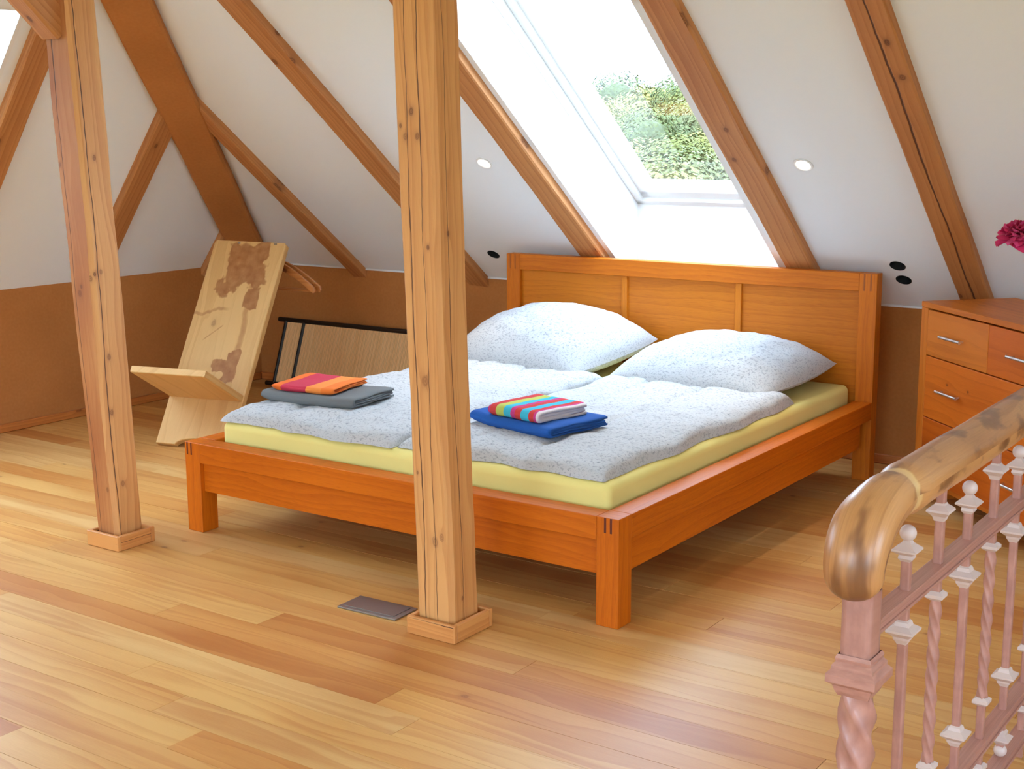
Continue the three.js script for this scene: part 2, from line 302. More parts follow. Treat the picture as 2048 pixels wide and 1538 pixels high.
{
  const wf = struct('wall_front', 'white gable wall behind the viewer');
  const s = poly([[-4.4, -0.2], [4.5, -0.2], [4.5, 2.9], [-4.4, 2.9]]);
  for (const [a, b, c, d] of addedFrontWins) s.holes.push(rectHole(a, b, c, d));
  part('plaster', extr(s, 0.25).translate(0, 0, zF), M.white, wf);
  addedFrontWins.forEach(([a, b, c, d], i) => {
    const w = struct(`window_${i + 4}`, 'white framed gable window added behind the viewer for fill light');
    const bar = 0.07, m = (a + b) / 2;
    part('frame', merged([plainBox(bar, d - c, 0.08).translate(a + bar / 2, (c + d) / 2, 0), plainBox(bar, d - c, 0.08).translate(b - bar / 2, (c + d) / 2, 0), plainBox(bar, d - c, 0.08).translate(m, (c + d) / 2, 0), plainBox(b - a, bar, 0.08).translate(m, c + bar / 2, 0), plainBox(b - a, bar, 0.08).translate(m, d - bar / 2, 0)]), M.paint, w, [0, 0, zF + 0.12]);
    part('pane', plainBox(b - a - 0.1, d - c - 0.1, 0.006), M.glass, w, [m, (c + d) / 2, zF + 0.12]);
  });
}
{ // baseboards and the thin white bead above the back wall
  const bb = struct('baseboard_back', 'low wooden skirting strip at the back wall');
  part('strip', rbox(xR - xL, 0.042, 0.018, 0, beamWood, 0.006), M.base, bb, [(xR + xL) / 2, 0.021, zB + 0.009]);
  const bl = struct('baseboard_left', 'low wooden skirting strip at the left wall');
  part('strip', rbox(0.018, 0.042, zF - zB - 0.02, 2, beamWood, 0.006), M.base, bl, [xL + 0.009, 0.021, (zF + zB) / 2 + 0.01]);
  const tr = struct('trim_1', 'thin white bead along the top of the brown wall');
  part('bead', plainBox(xR - xL, 0.008, 0.008), M.paint, tr, [(xR + xL) / 2, yK - 0.002, zB + 0.004]);
}
// ---------------------------------------------------------------- skylights
{
  const w = struct('window_1', 'white skylight in the slope above the bed');
  const k = sky1, L = [[0, 0], [k.s1, 0], [k.s1, 0.40], [0, 0.40]];
  // side linings follow the slope; the lower lining is upright, the upper one level
  for (const x of [k.x0 - 0.02, k.x1]) {
    const g = extr(poly(L), 0.02); // shape in (s, d), extruded along x
    placed(g, new THREE.Matrix4().makeBasis(V(0, sinB, cosB), V(0, cosB, -sinB), V(1, 0, 0)).setPosition(x, yK, zB));
    part('lining_board', g, M.paint, w);
  }
  part('lining_board', plainBox(k.x1 - k.x0 + 0.04, 0.44, 0.02), M.paint, w, [(k.x0 + k.x1) / 2, yK + 0.22, zB - 0.011]);
  part('lining_board', placed(plainBox(k.x1 - k.x0 + 0.04, 0.02, 0.42), M4((k.x0 + k.x1) / 2, k.s1 + 0.01, 0.21).premultiply(frameB)), M.paint, w);
  const bars = (x0, x1, s0, s1, t, d0, d1, r) => merged([
    plainBox(t, s1 - s0, d1 - d0, r).translate(x0 + t / 2, (s0 + s1) / 2, (d0 + d1) / 2), plainBox(t, s1 - s0, d1 - d0, r).translate(x1 - t / 2, (s0 + s1) / 2, (d0 + d1) / 2),
    plainBox(x1 - x0, t, d1 - d0, r).translate((x0 + x1) / 2, s0 + t / 2, (d0 + d1) / 2), plainBox(x1 - x0, t, d1 - d0, r).translate((x0 + x1) / 2, s1 - t / 2, (d0 + d1) / 2)]);
  part('frame', placed(bars(k.x0, k.x1, k.s0 - 0.01, k.s1, 0.035, 0.315, 0.40, 0.004), frameB), M.paint, w);
  const sash = part('sash', placed(bars(k.x0 + 0.025, k.x1 - 0.025, k.s0 + 0.022, k.s1 - 0.03, 0.052, 0.335, 0.41, 0.006), frameB), M.paint, w);
  part('pane', placed(plainBox(k.x1 - k.x0 - 0.1, k.s1 - k.s0 - 0.1, 0.004).translate((k.x0 + k.x1) / 2, (k.s0 + k.s1) / 2, 0.37), frameB), M.glass, sash);
  part('lining_bead', placed(plainBox(0.003, 0.75, 0.006).translate(k.x0 + 0.0015, 1.35, 0.262), frameB), M.paint, w);
}
[[sky2, 2], [addedSky3, 3]].forEach(([k, n]) => {
  const w = struct(`window_${n}`, n === 2 ? 'white skylight in the left slope at the picture edge' : 'second white skylight in the left slope, out of view, added for fill light');
  const a0 = -k.z1, a1 = -k.z0, D = 0.3, mid = (a0 + a1) / 2, ms = (k.s0 + k.s1) / 2;
  for (const a of [a0 - 0.01, a1 + 0.01]) part('lining_board', placed(plainBox(0.02, k.s1 - k.s0 + 0.04, D).translate(a, ms, D / 2), frameL), M.paint, w);
  for (const s of [k.s0 - 0.01, k.s1 + 0.01]) part('lining_board', placed(plainBox(a1 - a0 + 0.04, 0.02, D).translate(mid, s, D / 2), frameL), M.paint, w);
  const t = 0.06;
  part('frame', placed(merged([plainBox(t, k.s1 - k.s0, 0.06).translate(a0 + t / 2, ms, D - 0.03), plainBox(t, k.s1 - k.s0, 0.06).translate(a1 - t / 2, ms, D - 0.03), plainBox(a1 - a0, t, 0.06).translate(mid, k.s0 + t / 2, D - 0.03), plainBox(a1 - a0, t, 0.06).translate(mid, k.s1 - t / 2, D - 0.03)]), frameL), M.paint, w);
  part('pane', placed(plainBox(a1 - a0 - 0.1, k.s1 - k.s0 - 0.1, 0.004).translate(mid, ms, D - 0.03), frameL), M.glass, w);
});
{ // hip rafter boxed in brown clay
  const dirH = V(1 / Math.tan(aL), 1, 1 / Math.tan(aB)).normalize(), A = V(xL, yK, zB).addScaledVector(dirH, -0.02), B = V(xL, yK, zB).addScaledVector(dirH, (yC - yK) / dirH.y);
  const face = outB.clone().add(outL).negate().normalize();
  const off = face.clone().multiplyScalar(0.040);
  const g = timber(A.clone().add(off), B.clone().add(off), face, 0.19, 0.20, 0.13, 0.13, { TU: 2, TV: 2 }, { chamfer: 0.012, wob: 0.006, segs: 40, seed: 5 });
  one('hip_rafter', g, M.clay, 'broad sloping hip beam covered in brown clay plaster between the two white slopes', 'beam');
}
// ---------------------------------------------------------------- rafters
const P = 0.03; // how far they stand proud of the plaster
const rafterGroup = 'exposed timber rafters on the white slopes';
[[0.27, 0.125, M.crack, crackWood, 'exposed rafter with a long open crack, above the chest of drawers', 0.335],
 [-0.365, 0.13, M.beam, beamWood, 'exposed rafter along the right edge of the bright skylight', -0.365],
 [-1.40, 0.125, M.beam, beamWood, 'exposed rafter with a big dark knot left of the bright skylight', -1.40],
 [-2.255, 0.125, M.beam, beamWood, 'long exposed rafter running down behind the nearest post', -2.255]].forEach(([x0, w, mat, wood, label, x], i) => {
  const A = onB(x, -0.05, 0.02 - P / 2 - 0.005), B = onB(x, sTopB, 0.02 - P / 2 - 0.005);
  one('roof_rafter', timber(A, B, outB.clone().negate(), w, w, P + 0.05, P + 0.05, wood, { chamfer: 0.006, wob: 0.005, seed: 20 + i * 3, ou: i * 0.7, ov: i ? 0.09 * i : 0 }), mat, label, 'beam', undefined, rafterGroup);
});
{ // jack rafter on the back slope, cut off by the hip
  const x = -3.075, sHip = (x - xL) * Math.tan(aL) / sinB - 0.10;
  one('roof_rafter', timber(onB(x, -0.05, 0), onB(x, sHip, 0), outB.clone().negate(), 0.10, 0.09, P + 0.05, P + 0.05, beamWood, { chamfer: 0.006, wob: 0.004, seed: 44, ov: 0.2 }), M.beam, 'short exposed rafter from the brown hip beam down to the wall above the coat hanger', 'beam', undefined, rafterGroup);
}
[[-0.345, 0.13, 'exposed rafter at the left picture edge beside the corner skylight', sTopL], [-1.195, 0.125, 'short exposed rafter between the post and the brown hip beam', 0], [-2.02, 0.12, 'lowest short rafter end, mostly hidden behind the plank chair', 0], [0.665, 0.13, 'exposed rafter beyond the left picture edge', sTopL]].forEach(([z, w, label, top], i) => {
  const s = top || (z - zB) * Math.tan(aB) / sinL - 0.07;
  one('roof_rafter', timber(onL(z, -0.03, 0), onL(z, s, 0), outL.clone().negate(), w, w, P + 0.05, P + 0.05, beamWood, { chamfer: 0.006, wob: 0.004, seed: 60 + i, ou: i * 0.9, ov: i * 0.11 }), M.beam, label, 'beam', undefined, rafterGroup);
});
// ---------------------------------------------------------------- posts
function post(label, c0, c1, w0, w1, d0, d1, plinth, seed, wood, mat, extra) {
  const t = thing('timber_post', label, 'post');
  const yTop = 2.62, k = yTop / 1.8;
  const B = V(c0[0] + (c1[0] - c0[0]) * k, yTop, c0[1] + (c1[1] - c0[1]) * k);
  part('shaft', timber(V(c0[0], 0.002, c0[1]), B, V(0, 0, 1), w0, w0 + (w1 - w0) * k, d0, d0 + (d1 - d0) * k, wood, { chamfer: 0.014, wob: 0.006, segs: 60, seed, ou: 0, ov: 0 }), mat, t);
  const [x0, x1, z0, z1] = plinth, h = 0.055, th = 0.016;
  part('plinth_board', rbox(x1 - x0, h, th, 0, postWood, 0.004), M.plinth, t, [(x0 + x1) / 2, h / 2, z1 - th / 2]);
  part('plinth_board', rbox(x1 - x0, h, th, 0, postWood, 0.004), M.plinth, t, [(x0 + x1) / 2, h / 2, z0 + th / 2]);
  for (const x of [x0 + th / 2, x1 - th / 2]) part('plinth_board', rbox(th, h, z1 - z0 - 2 * th, 2, postWood, 0.004), M.plinth, t, [x, h / 2, (z0 + z1) / 2]);
  extra?.(t); return t;
}
post('thick knotty timber post standing in front of the foot of the bed', [-0.4205, 0.2675], [-0.472, 0.2675], 0.135, 0.138, 0.135, 0.135, [-0.502, -0.326, 0.175, 0.365], 3, postWood, M.post);
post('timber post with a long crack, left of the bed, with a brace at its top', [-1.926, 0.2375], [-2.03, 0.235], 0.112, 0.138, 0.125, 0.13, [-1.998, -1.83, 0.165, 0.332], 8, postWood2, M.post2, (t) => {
  part('brace', timber(V(-2.05, 1.80, 0.27), V(-2.05, 2.62, 1.12), V(0, 1, -1), 0.10, 0.10, 0.12, 0.12, beamWood, { seed: 90, ov: 0.15 }), M.beam, t);
});
one('roof_purlin', timber(V(-2.6, 2.67, 0.25), V(xR, 2.67, 0.25), V(0, 0, 1), 0.12, 0.12, 0.16, 0.16, beamWood, { seed: 95 }), M.beam, 'long timber purlin resting on the two posts above the picture', 'beam');

// ---------------------------------------------------------------- bed
const bedW = 1.8386, H = 0.3355;
{
  const bed = thing('double_bed', 'wide oak double bed with low frame and panelled headboard', 'bed', [-bedW / 2, 0, -1.06]);
  const at = (x, y, z) => [x + bedW / 2, y, z + 1.06], lw = 0.0765, ld = 0.078;
  const B = (name, w, h, d, axis, x, y, z, mat = M.oak, par = bed) => part(name, rbox(w, h, d, axis, oak, 0.003), mat, par, par === bed ? at(x, y, z) : [x, y, z]);
  for (const s of [-1, 1]) {
    const x = s < 0 ? -bedW + lw / 2 : -lw / 2;
    const leg = B('leg', lw, H, ld, 1, x, H / 2, -ld / 2);
    for (const dx of [-0.016, 0.004]) part('tenon', rbox(0.0075, 0.046, 0.003, 1, oak, 0.0005), M.oakEnd, leg, [s * 0.008 + dx, H / 2 - 0.024, ld / 2 - 0.0009]);
    B('headboard_post', 0.076, 0.867, 0.06, 1, s < 0 ? -bedW + 0.038 : -0.038, 0.4335, -2.09, M.oakHead);
    for (const dx of [-0.016, 0.012]) part('tenon', rbox(0.007, 0.07, 0.003, 1, oak, 0.0005), M.oakEnd2, bed, at((s < 0 ? -bedW + 0.038 : -0.038) + dx, 0.83, -2.0606));
    B('side_rail', 0.077, 0.0735, 2.06 - ld, 2, s < 0 ? -bedW + 0.0385 : -0.0385, H - 0.0368, -(2.06 + ld) / 2);
    B('side_board', 0.03, 0.109, 2.06 - ld - 0.075, 2, s < 0 ? -bedW + 0.033 : -0.033, 0.2075, -(2.06 + ld - 0.075) / 2);
  }
  B('foot_rail', bedW - 2 * lw, 0.0735, 0.077, 0, -bedW / 2, H - 0.0368, -0.0385);
  B('foot_board', bedW - 2 * lw, 0.109, 0.03, 0, -bedW / 2, 0.2075, -0.033);
  B('headboard_rail', bedW - 0.152, 0.075, 0.058, 0, -bedW / 2, 0.8295, -2.09, M.oakHead);
  for (let i = 0; i < 3; i++) { const w = (bedW - 0.152) / 3; B('headboard_panel', w, 0.60, 0.018, 0, -bedW + 0.076 + w * (i + 0.5), 0.492, -2.09, M.oakPanel); }
  for (const x of [-1.1885, -0.619]) B('headboard_mullion', 0.03, 0.60, 0.03, 1, x, 0.492, -2.083, M.oakPanel);
  B('headboard_rail', bedW - 0.152, 0.08, 0.05, 0, -bedW / 2, 0.19, -2.09);
  B('bed_base', bedW - 0.16, 0.02, 1.94, 0, -bedW / 2, 0.222, -1.06);
}
// soft slabs: closed puff with a rounded outline
function puff(w, l, h, { nx = 60, nz = 60, p = 6, q = 0.5, bot = 0.25, amp = 0.006, freq = 7, seed = 1, pinch = 0, round = 0, wobble = 0.0, tu = 0.5, extra } = {}) {
  const pos = [], uv = [], idx = [];
  for (const side of [1, -1]) for (let j = 0; j <= nz; j++) for (let i = 0; i <= nx; i++) {
    const a = -1 + 2 * i / nx, b = -1 + 2 * j / nz, u = Math.sin(a * Math.PI / 2) * 0.4 + a * 0.6, v = Math.sin(b * Math.PI / 2) * 0.4 + b * 0.6;
    const e = Math.pow(Math.max(0, (1 - Math.pow(Math.abs(u), p)) * (1 - Math.pow(Math.abs(v), p))), q);
    let x = u * w / 2 * (1 - pinch * (1 - v * v) * u * u) * Math.sqrt(1 - round * v * v), z = v * l / 2 * (1 - pinch * (1 - u * u) * v * v) * Math.sqrt(1 - round * u * u);
    x += wobble * Math.abs(u) ** 3 * N(v * 3, u > 0 ? 3 : 9, seed); z += wobble * Math.abs(v) ** 3 * N(u * 3, v > 0 ? 5 : 12, seed);
    const n = amp * (fbm(u * freq * w, v * freq * l, seed, 3) * 2) * Math.min(1, e * 1.6);
    let y = side > 0 ? h * e + n : -h * bot * e + (bot ? 0.3 * n : 0);
    if (extra) y += extra(x, z, u, v, e, side);
    const drop = Math.max(0, h * 0.9 - y); pos.push(x, y, z); uv.push((x + Math.sign(u) * Math.abs(u) ** p * drop) / tu + 0.5, (z + Math.sign(v) * Math.abs(v) ** p * drop) / tu + 0.5);
  }
  const row = nx + 1, one = row * (nz + 1);
  for (let j = 0; j < nz; j++) for (let i = 0; i < nx; i++) { const k = j * row + i; idx.push(k, k + row, k + 1, k + 1, k + row, k + row + 1); const m = k + one; idx.push(m, m + 1, m + row, m + 1, m + row + 1, m + row); }
  const g = new THREE.BufferGeometry(); g.setAttribute('position', new THREE.Float32BufferAttribute(pos, 3)); g.setAttribute('uv', new THREE.Float32BufferAttribute(uv, 2)); g.setIndex(idx); g.computeVertexNormals(); return g;
}
const mTop = 0.403;
{
  const g = new RoundedBoxGeometry(1.655, 0.17, 1.955, 6, 0.028), p = g.attributes.position;
  for (let i = 0; i < p.count; i++) { const x = p.getX(i), y = p.getY(i), z = p.getZ(i), k = sst(-0.02, 0.08, y); p.setY(i, y); if (Math.abs(x) > 0.8) p.setX(i, x + 0.004 * N(z * 6, y * 3, 2) * k); }
  g.computeVertexNormals();
  one('mattress', new RoundedBoxGeometry(1.655, 0.17, 1.955, 6, 0.028), M.sheet, 'thick mattress in a pale yellow fitted sheet lying in the oak bed', 'mattress', [-0.922, mTop - 0.085, -1.0775]);
}
const quilt = (x, z, w, l, h, seed, label) => one('duvet', puff(w, l, h, { nx: 90, nz: 120, p: 14, q: 0.42, bot: 0, amp: 0.010, freq: 4.2, seed, wobble: 0.03,
  extra: (X, Z, u, v, e, s) => s > 0 ? -0.010 * Math.exp(-(((X - 0.08) / 0.014) ** 2)) * e - 0.009 * Math.exp(-(((X + 0.17) / 0.014) ** 2)) * e + 0.012 * sst(0.5, 1, -v) * e : 0 }), M.bedlinen, label, 'duvet', [x, mTop + 0.002, z], 'folded duvets on the bed');
quilt(-1.335, -0.80, 0.80, 1.40, 0.055, 3, 'grey and white flecked duvet on the left half of the bed, under the grey towel');
quilt(-0.515, -0.83, 0.80, 1.42, 0.052, 9, 'grey and white flecked duvet on the right half of the bed, under the blue towel');
const pillow = (pos, w, l, h, rx, ry, rz, seed, label) => { const m = one('pillow', puff(w, l, h, { nx: 60, nz: 60, p: 2.4, q: 0.62, bot: 0.45, amp: 0.008, freq: 6, seed, pinch: 0.05, round: 0.22 }), M.bedlinen, label, 'pillow', pos, 'pillows at the headboard'); m.rotation.set(rx, ry, rz, 'YXZ'); return m; };
pillow([-1.36, 0.49, -1.73], 0.80, 0.74, 0.19, 0.10, -0.06, 0, 4, 'plump flecked white pillow at the left, brightly lit below the skylight');
pillow([-0.525, 0.470, -1.745], 0.80, 0.74, 0.145, 0.05, -0.05, 0.0, 7, 'flecked white pillow at the right side of the headboard');

// folded towel: nested sheets, folds towards +z, open ends at +-x
function towel(w, d, layers, t, { bendY = () => 0, mat, seed = 1 } = {}) {
  const pos = [], uv = [], idx = [], nx = 28;
  for (let k = 0; k < layers; k++) {
    const r = (layers - k - 0.5) * t, cy = layers * t, path = [];
    const dd = d - 0.004 * k;
    for (let i = 0; i <= 12; i++) path.push([mix(-d / 2 + 0.006 * k, d / 2 - r, i / 12), cy - r, 0, -1]);
    for (let i = 1; i < 10; i++) { const a = -Math.PI / 2 + Math.PI * i / 10; path.push([d / 2 - r + Math.cos(a) * r, cy + Math.sin(a) * r, Math.cos(a), Math.sin(a)]); }
    for (let i = 0; i <= 12; i++) path.push([mix(d / 2 - r, -d / 2 + 0.01 * k, i / 12), cy + r, 0, 1]);
    const th = t * 0.47, n = path.length, loop = [];
    path.forEach(([z, y, nz, ny]) => loop.push([z + nz * th, y + ny * th])); [...path].reverse().forEach(([z, y, nz, ny]) => loop.push([z - nz * th, y - ny * th]));
    const base = pos.length / 3, m = loop.length;
    let acc = 0; const accs = loop.map((q, i) => (i ? acc += Math.hypot(q[0] - loop[i - 1][0], q[1] - loop[i - 1][1]) : 0));
    for (let i = 0; i <= nx; i++) {
      const s = -1 + 2 * i / nx, ed = 1 - 0.25 * sst(0.9, 1, Math.abs(s));
      for (let j = 0; j < m; j++) {
        const [z, y] = loop[j], x = s * w / 2 * (1 - 0.006 * k) + 0.006 * N(z * 9, k, seed);
        const mid = cy; pos.push(x, mid + (y - mid) * ed + bendY(x, z) + 0.004 * N(x * 9, z * 9, seed + k), z + 0.006 * N(x * 6, k * 2, seed)); uv.push(x / w + 0.5, accs[j]);
      }
    }
    for (let i = 0; i < nx; i++) for (let j = 0; j < m; j++) { const a = base + i * m + j, b = base + i * m + (j + 1) % m; idx.push(a, b, a + m, b, b + m, a + m); }
    for (const [i, fl] of [[0, 1], [nx, 0]]) for (let j = 0; j < n - 1; j++) { const a = base + i * m + j, b = a + 1, c = base + i * m + (m - 1 - j), e = c - 1; fl ? idx.push(a, c, b, b, c, e) : idx.push(a, b, c, b, e, c); }
  }
  const g = new THREE.BufferGeometry(); g.setAttribute('position', new THREE.Float32BufferAttribute(pos, 3)); g.setAttribute('uv', new THREE.Float32BufferAttribute(uv, 2)); g.setIndex(idx); g.computeVertexNormals(); return g;
}
const terry = texture(256, 256, (a, b) => { const x = 128 + 120 * N(a * 90, b * 90, 3); return [x, x, x]; }, false);
const cloth = (map, color = 0xffffff) => { const t = terry.clone(); t.repeat.set(4, 8); t.needsUpdate = true; return new THREE.MeshPhysicalMaterial({ map, color, roughness: 1, bumpMap: t, bumpScale: 0.0015, sheen: 0.4, sheenRoughness: 0.7 }); };
const bands = (list, W = 512) => texture(W, 4, (a) => { for (const [e, c] of list) if (a <= e) return c; return list[list.length - 1][1]; });
const duY = mTop + 0.055;
{
  const put = (name, g, mat, label, x, y, z, turn) => { const m = one(name, g, mat, label, 'towel', [x, y, z], 'folded towels on the bed'); m.rotation.y = turn; return m; };
  const up = (k) => (x, z) => k * x * x;
  put('bath_towel', towel(0.42, 0.26, 2, 0.0100, { seed: 2, bendY: up(0.15) }), cloth(null, 0x727372), 'folded grey bath towel on the left duvet', -1.50, duY + 0.0, -0.41, 0.10);
  put('hand_towel', towel(0.27, 0.24, 2, 0.006, { seed: 6, bendY: (x, z) => 0.25 * x * x }), cloth(bands([[0.14, [238, 112, 34]], [0.55, [200, 48, 72]], [0.8, [245, 140, 60]], [1, [240, 120, 40]]])), 'folded orange and red striped hand towel lying on the grey towel', -1.545, duY + 0.041, -0.42, 0.16);
  put('bath_towel', towel(0.40, 0.27, 2, 0.0100, { seed: 11, bendY: up(0.2) }), cloth(null, 0x1b57a6), 'folded royal blue bath towel on the right duvet', -0.60, duY - 0.004, -0.48, -0.22);
  const R = [214, 62, 58], G = [196, 200, 92], C = [64, 186, 208], Mg = [206, 62, 128], Wt = [236, 222, 222];
  put('hand_towel', towel(0.245, 0.23, 2, 0.0105, { seed: 14 }), cloth(bands([[0.05, Mg], [0.17, R], [0.33, G], [0.47, C], [0.55, Mg], [0.66, R], [0.81, C], [0.91, R], [0.955, Mg], [1, Wt]])), 'folded rainbow striped hand towel lying on the blue towel', -0.60, duY + 0.037, -0.475, -0.20);
}
// ---------------------------------------------------------------- chest of drawers
{
  const turn = -Math.atan2(0.690, 0.724), W = 0.97, D = 0.40, h = 0.79;
  const c = thing('chest_of_drawers', 'wooden chest of drawers with slim metal handles set across the corner', 'dresser', [0.235, 0, -1.905], turn);
  // local: x along the front, z towards the room; the front plane is z = 0
  const B = (name, w, hh, d, axis, x, y, z, mat = M.alder, par = c) => part(name, rbox(w, hh, d, axis, alder, 0.003), mat, par, [x, y, z]);
  B('top_panel', W, 0.022, D, 0, W / 2, h - 0.011, -D / 2);
  for (const x of [0.0245, W - 0.0245]) B('side_panel', 0.049, h - 0.022, D - 0.004, 1, x, (h - 0.022) / 2, -D / 2);
  B('back_panel', W - 0.098, 0.66, 0.012, 0, W / 2, 0.43, -D + 0.02);
  B('bottom_panel', W - 0.098, 0.02, D - 0.03, 0, W / 2, 0.09, -D / 2);
  const handle = (par, x) => { part('handle', merged([new THREE.CylinderGeometry(0.006, 0.006, 0.15, 10).rotateZ(Math.PI / 2).translate(0, 0, 0.022), new THREE.CylinderGeometry(0.004, 0.004, 0.022, 8).rotateX(Math.PI / 2).translate(-0.06, 0, 0.011), new THREE.CylinderGeometry(0.004, 0.004, 0.022, 8).rotateX(Math.PI / 2).translate(0.06, 0, 0.011)]), M.chrome, par, [x, 0, 0.009]); };
  const front = (x0, x1, y0, y1, hx, k) => { const d = B('drawer', x1 - x0 - 0.003, y1 - y0 - 0.003, 0.018, 0, (x0 + x1) / 2, (y0 + y1) / 2, -0.010, M.alderDrawers[k % 4]); for (const x of hx) handle(d, x - (x0 + x1) / 2); };
  front(0.051, 0.4845, 0.586, 0.764, [0.256], 0); front(0.4845, 0.919, 0.586, 0.764, [0.714], 1);
  front(0.051, 0.919, 0.345, 0.586, [0.25, 0.714], 2); front(0.051, 0.919, 0.102, 0.345, [0.25, 0.700], 3);
}
// ---------------------------------------------------------------- vase with peonies
{
  const vp = [0.742, 0.79, -1.598];
  const prof = [[0, 0], [0.036, 0], [0.042, 0.006], [0.046, 0.05], [0.042, 0.11], [0.03, 0.155], [0.032, 0.175], [0.029, 0.175], [0.026, 0.155], [0.038, 0.11], [0.04, 0.05], [0.034, 0.012], [0, 0.012]].map(([x, y]) => new THREE.Vector2(x, y));
  one('flower_vase', new THREE.LatheGeometry(prof, 40), new THREE.MeshPhysicalMaterial({ color: 0xf2efe9, roughness: 0.25 }), 'white ceramic vase on the chest of drawers at the right picture edge', 'vase', vp);
  const petalMats = [0xd3235f, 0xe0407a, 0xc81b50].map((h) => new THREE.MeshPhysicalMaterial({ color: h, roughness: 0.8, transmission: 0.15, thickness: 0, sheen: 0.3 }));
  const stemMat = new THREE.MeshStandardMaterial({ color: 0x3f6a2c, roughness: 0.7 });
  const petal = (w, l, cup, seed) => { const g = new THREE.PlaneGeometry(1, 1, 8, 8), p = g.attributes.position; for (let i = 0; i < p.count; i++) { const u = p.getX(i) * 2, v = p.getY(i) + 0.5; const wd = Math.sin(Math.PI * (0.12 + 0.76 * Math.pow(v, 0.8))) * w; const ruf = 0.12 * l * v * v * N(u * 4, seed, v * 2); p.setXYZ(i, u * wd / 2, v * l * (1 - 0.12 * u * u) + 0.06 * l * v * N(u * 6, seed * 3, 1), cup * l * (v * v * 0.5 - 0.15 * v) * 1 + 0.25 * w * u * u * (1 - v * 0.4) + ruf); } g.computeVertexNormals(); return g; };
  const peony = (pos, r, seed, label) => {
    const t = thing('peony_stem', label, 'flower', pos, 0, 'peonies in the vase');
    const rr = rngOf(seed);
    for (let m = 0; m < 3; m++) {
      const list = [];
      for (let i = 0; i < 22; i++) { const k = (i * 3 + m) / 66, el = mix(-0.5, 1.45, Math.pow(k, 0.8)), az = i * 2.4 + m * 0.8 + rr(); const g = petal(r * mix(1.0, 0.55, k), r * mix(1.02, 0.8, k), mix(0.9, 0.5, k), rr() * 40); g.rotateX(-mix(0.2, 0.0, k)); g.applyMatrix4(new THREE.Matrix4().makeRotationFromEuler(new THREE.Euler(Math.PI / 2 - el - 0.15, 0, 0))); g.rotateY(az); list.push(g); }
      part('petals', merged(list), petalMats[m], t);
    }
    const base = V(vp[0] - pos[0], vp[1] + 0.03 - pos[1], vp[2] - pos[2]);
    part('stem', new THREE.TubeGeometry(new THREE.QuadraticBezierCurve3(V(0, -0.01, 0), V(base.x * 0.75, base.y * 0.45, base.z * 0.75), base), 16, 0.0035, 6), stemMat, t);
  };
  peony([0.685, 1.075, -1.52], 0.078, 5, 'deep pink peony bloom leaning out at the left of the bunch');
  peony([0.76, 1.125, -1.57], 0.075, 8, 'pink peony bloom rising at the right picture edge behind the lower bloom');
}
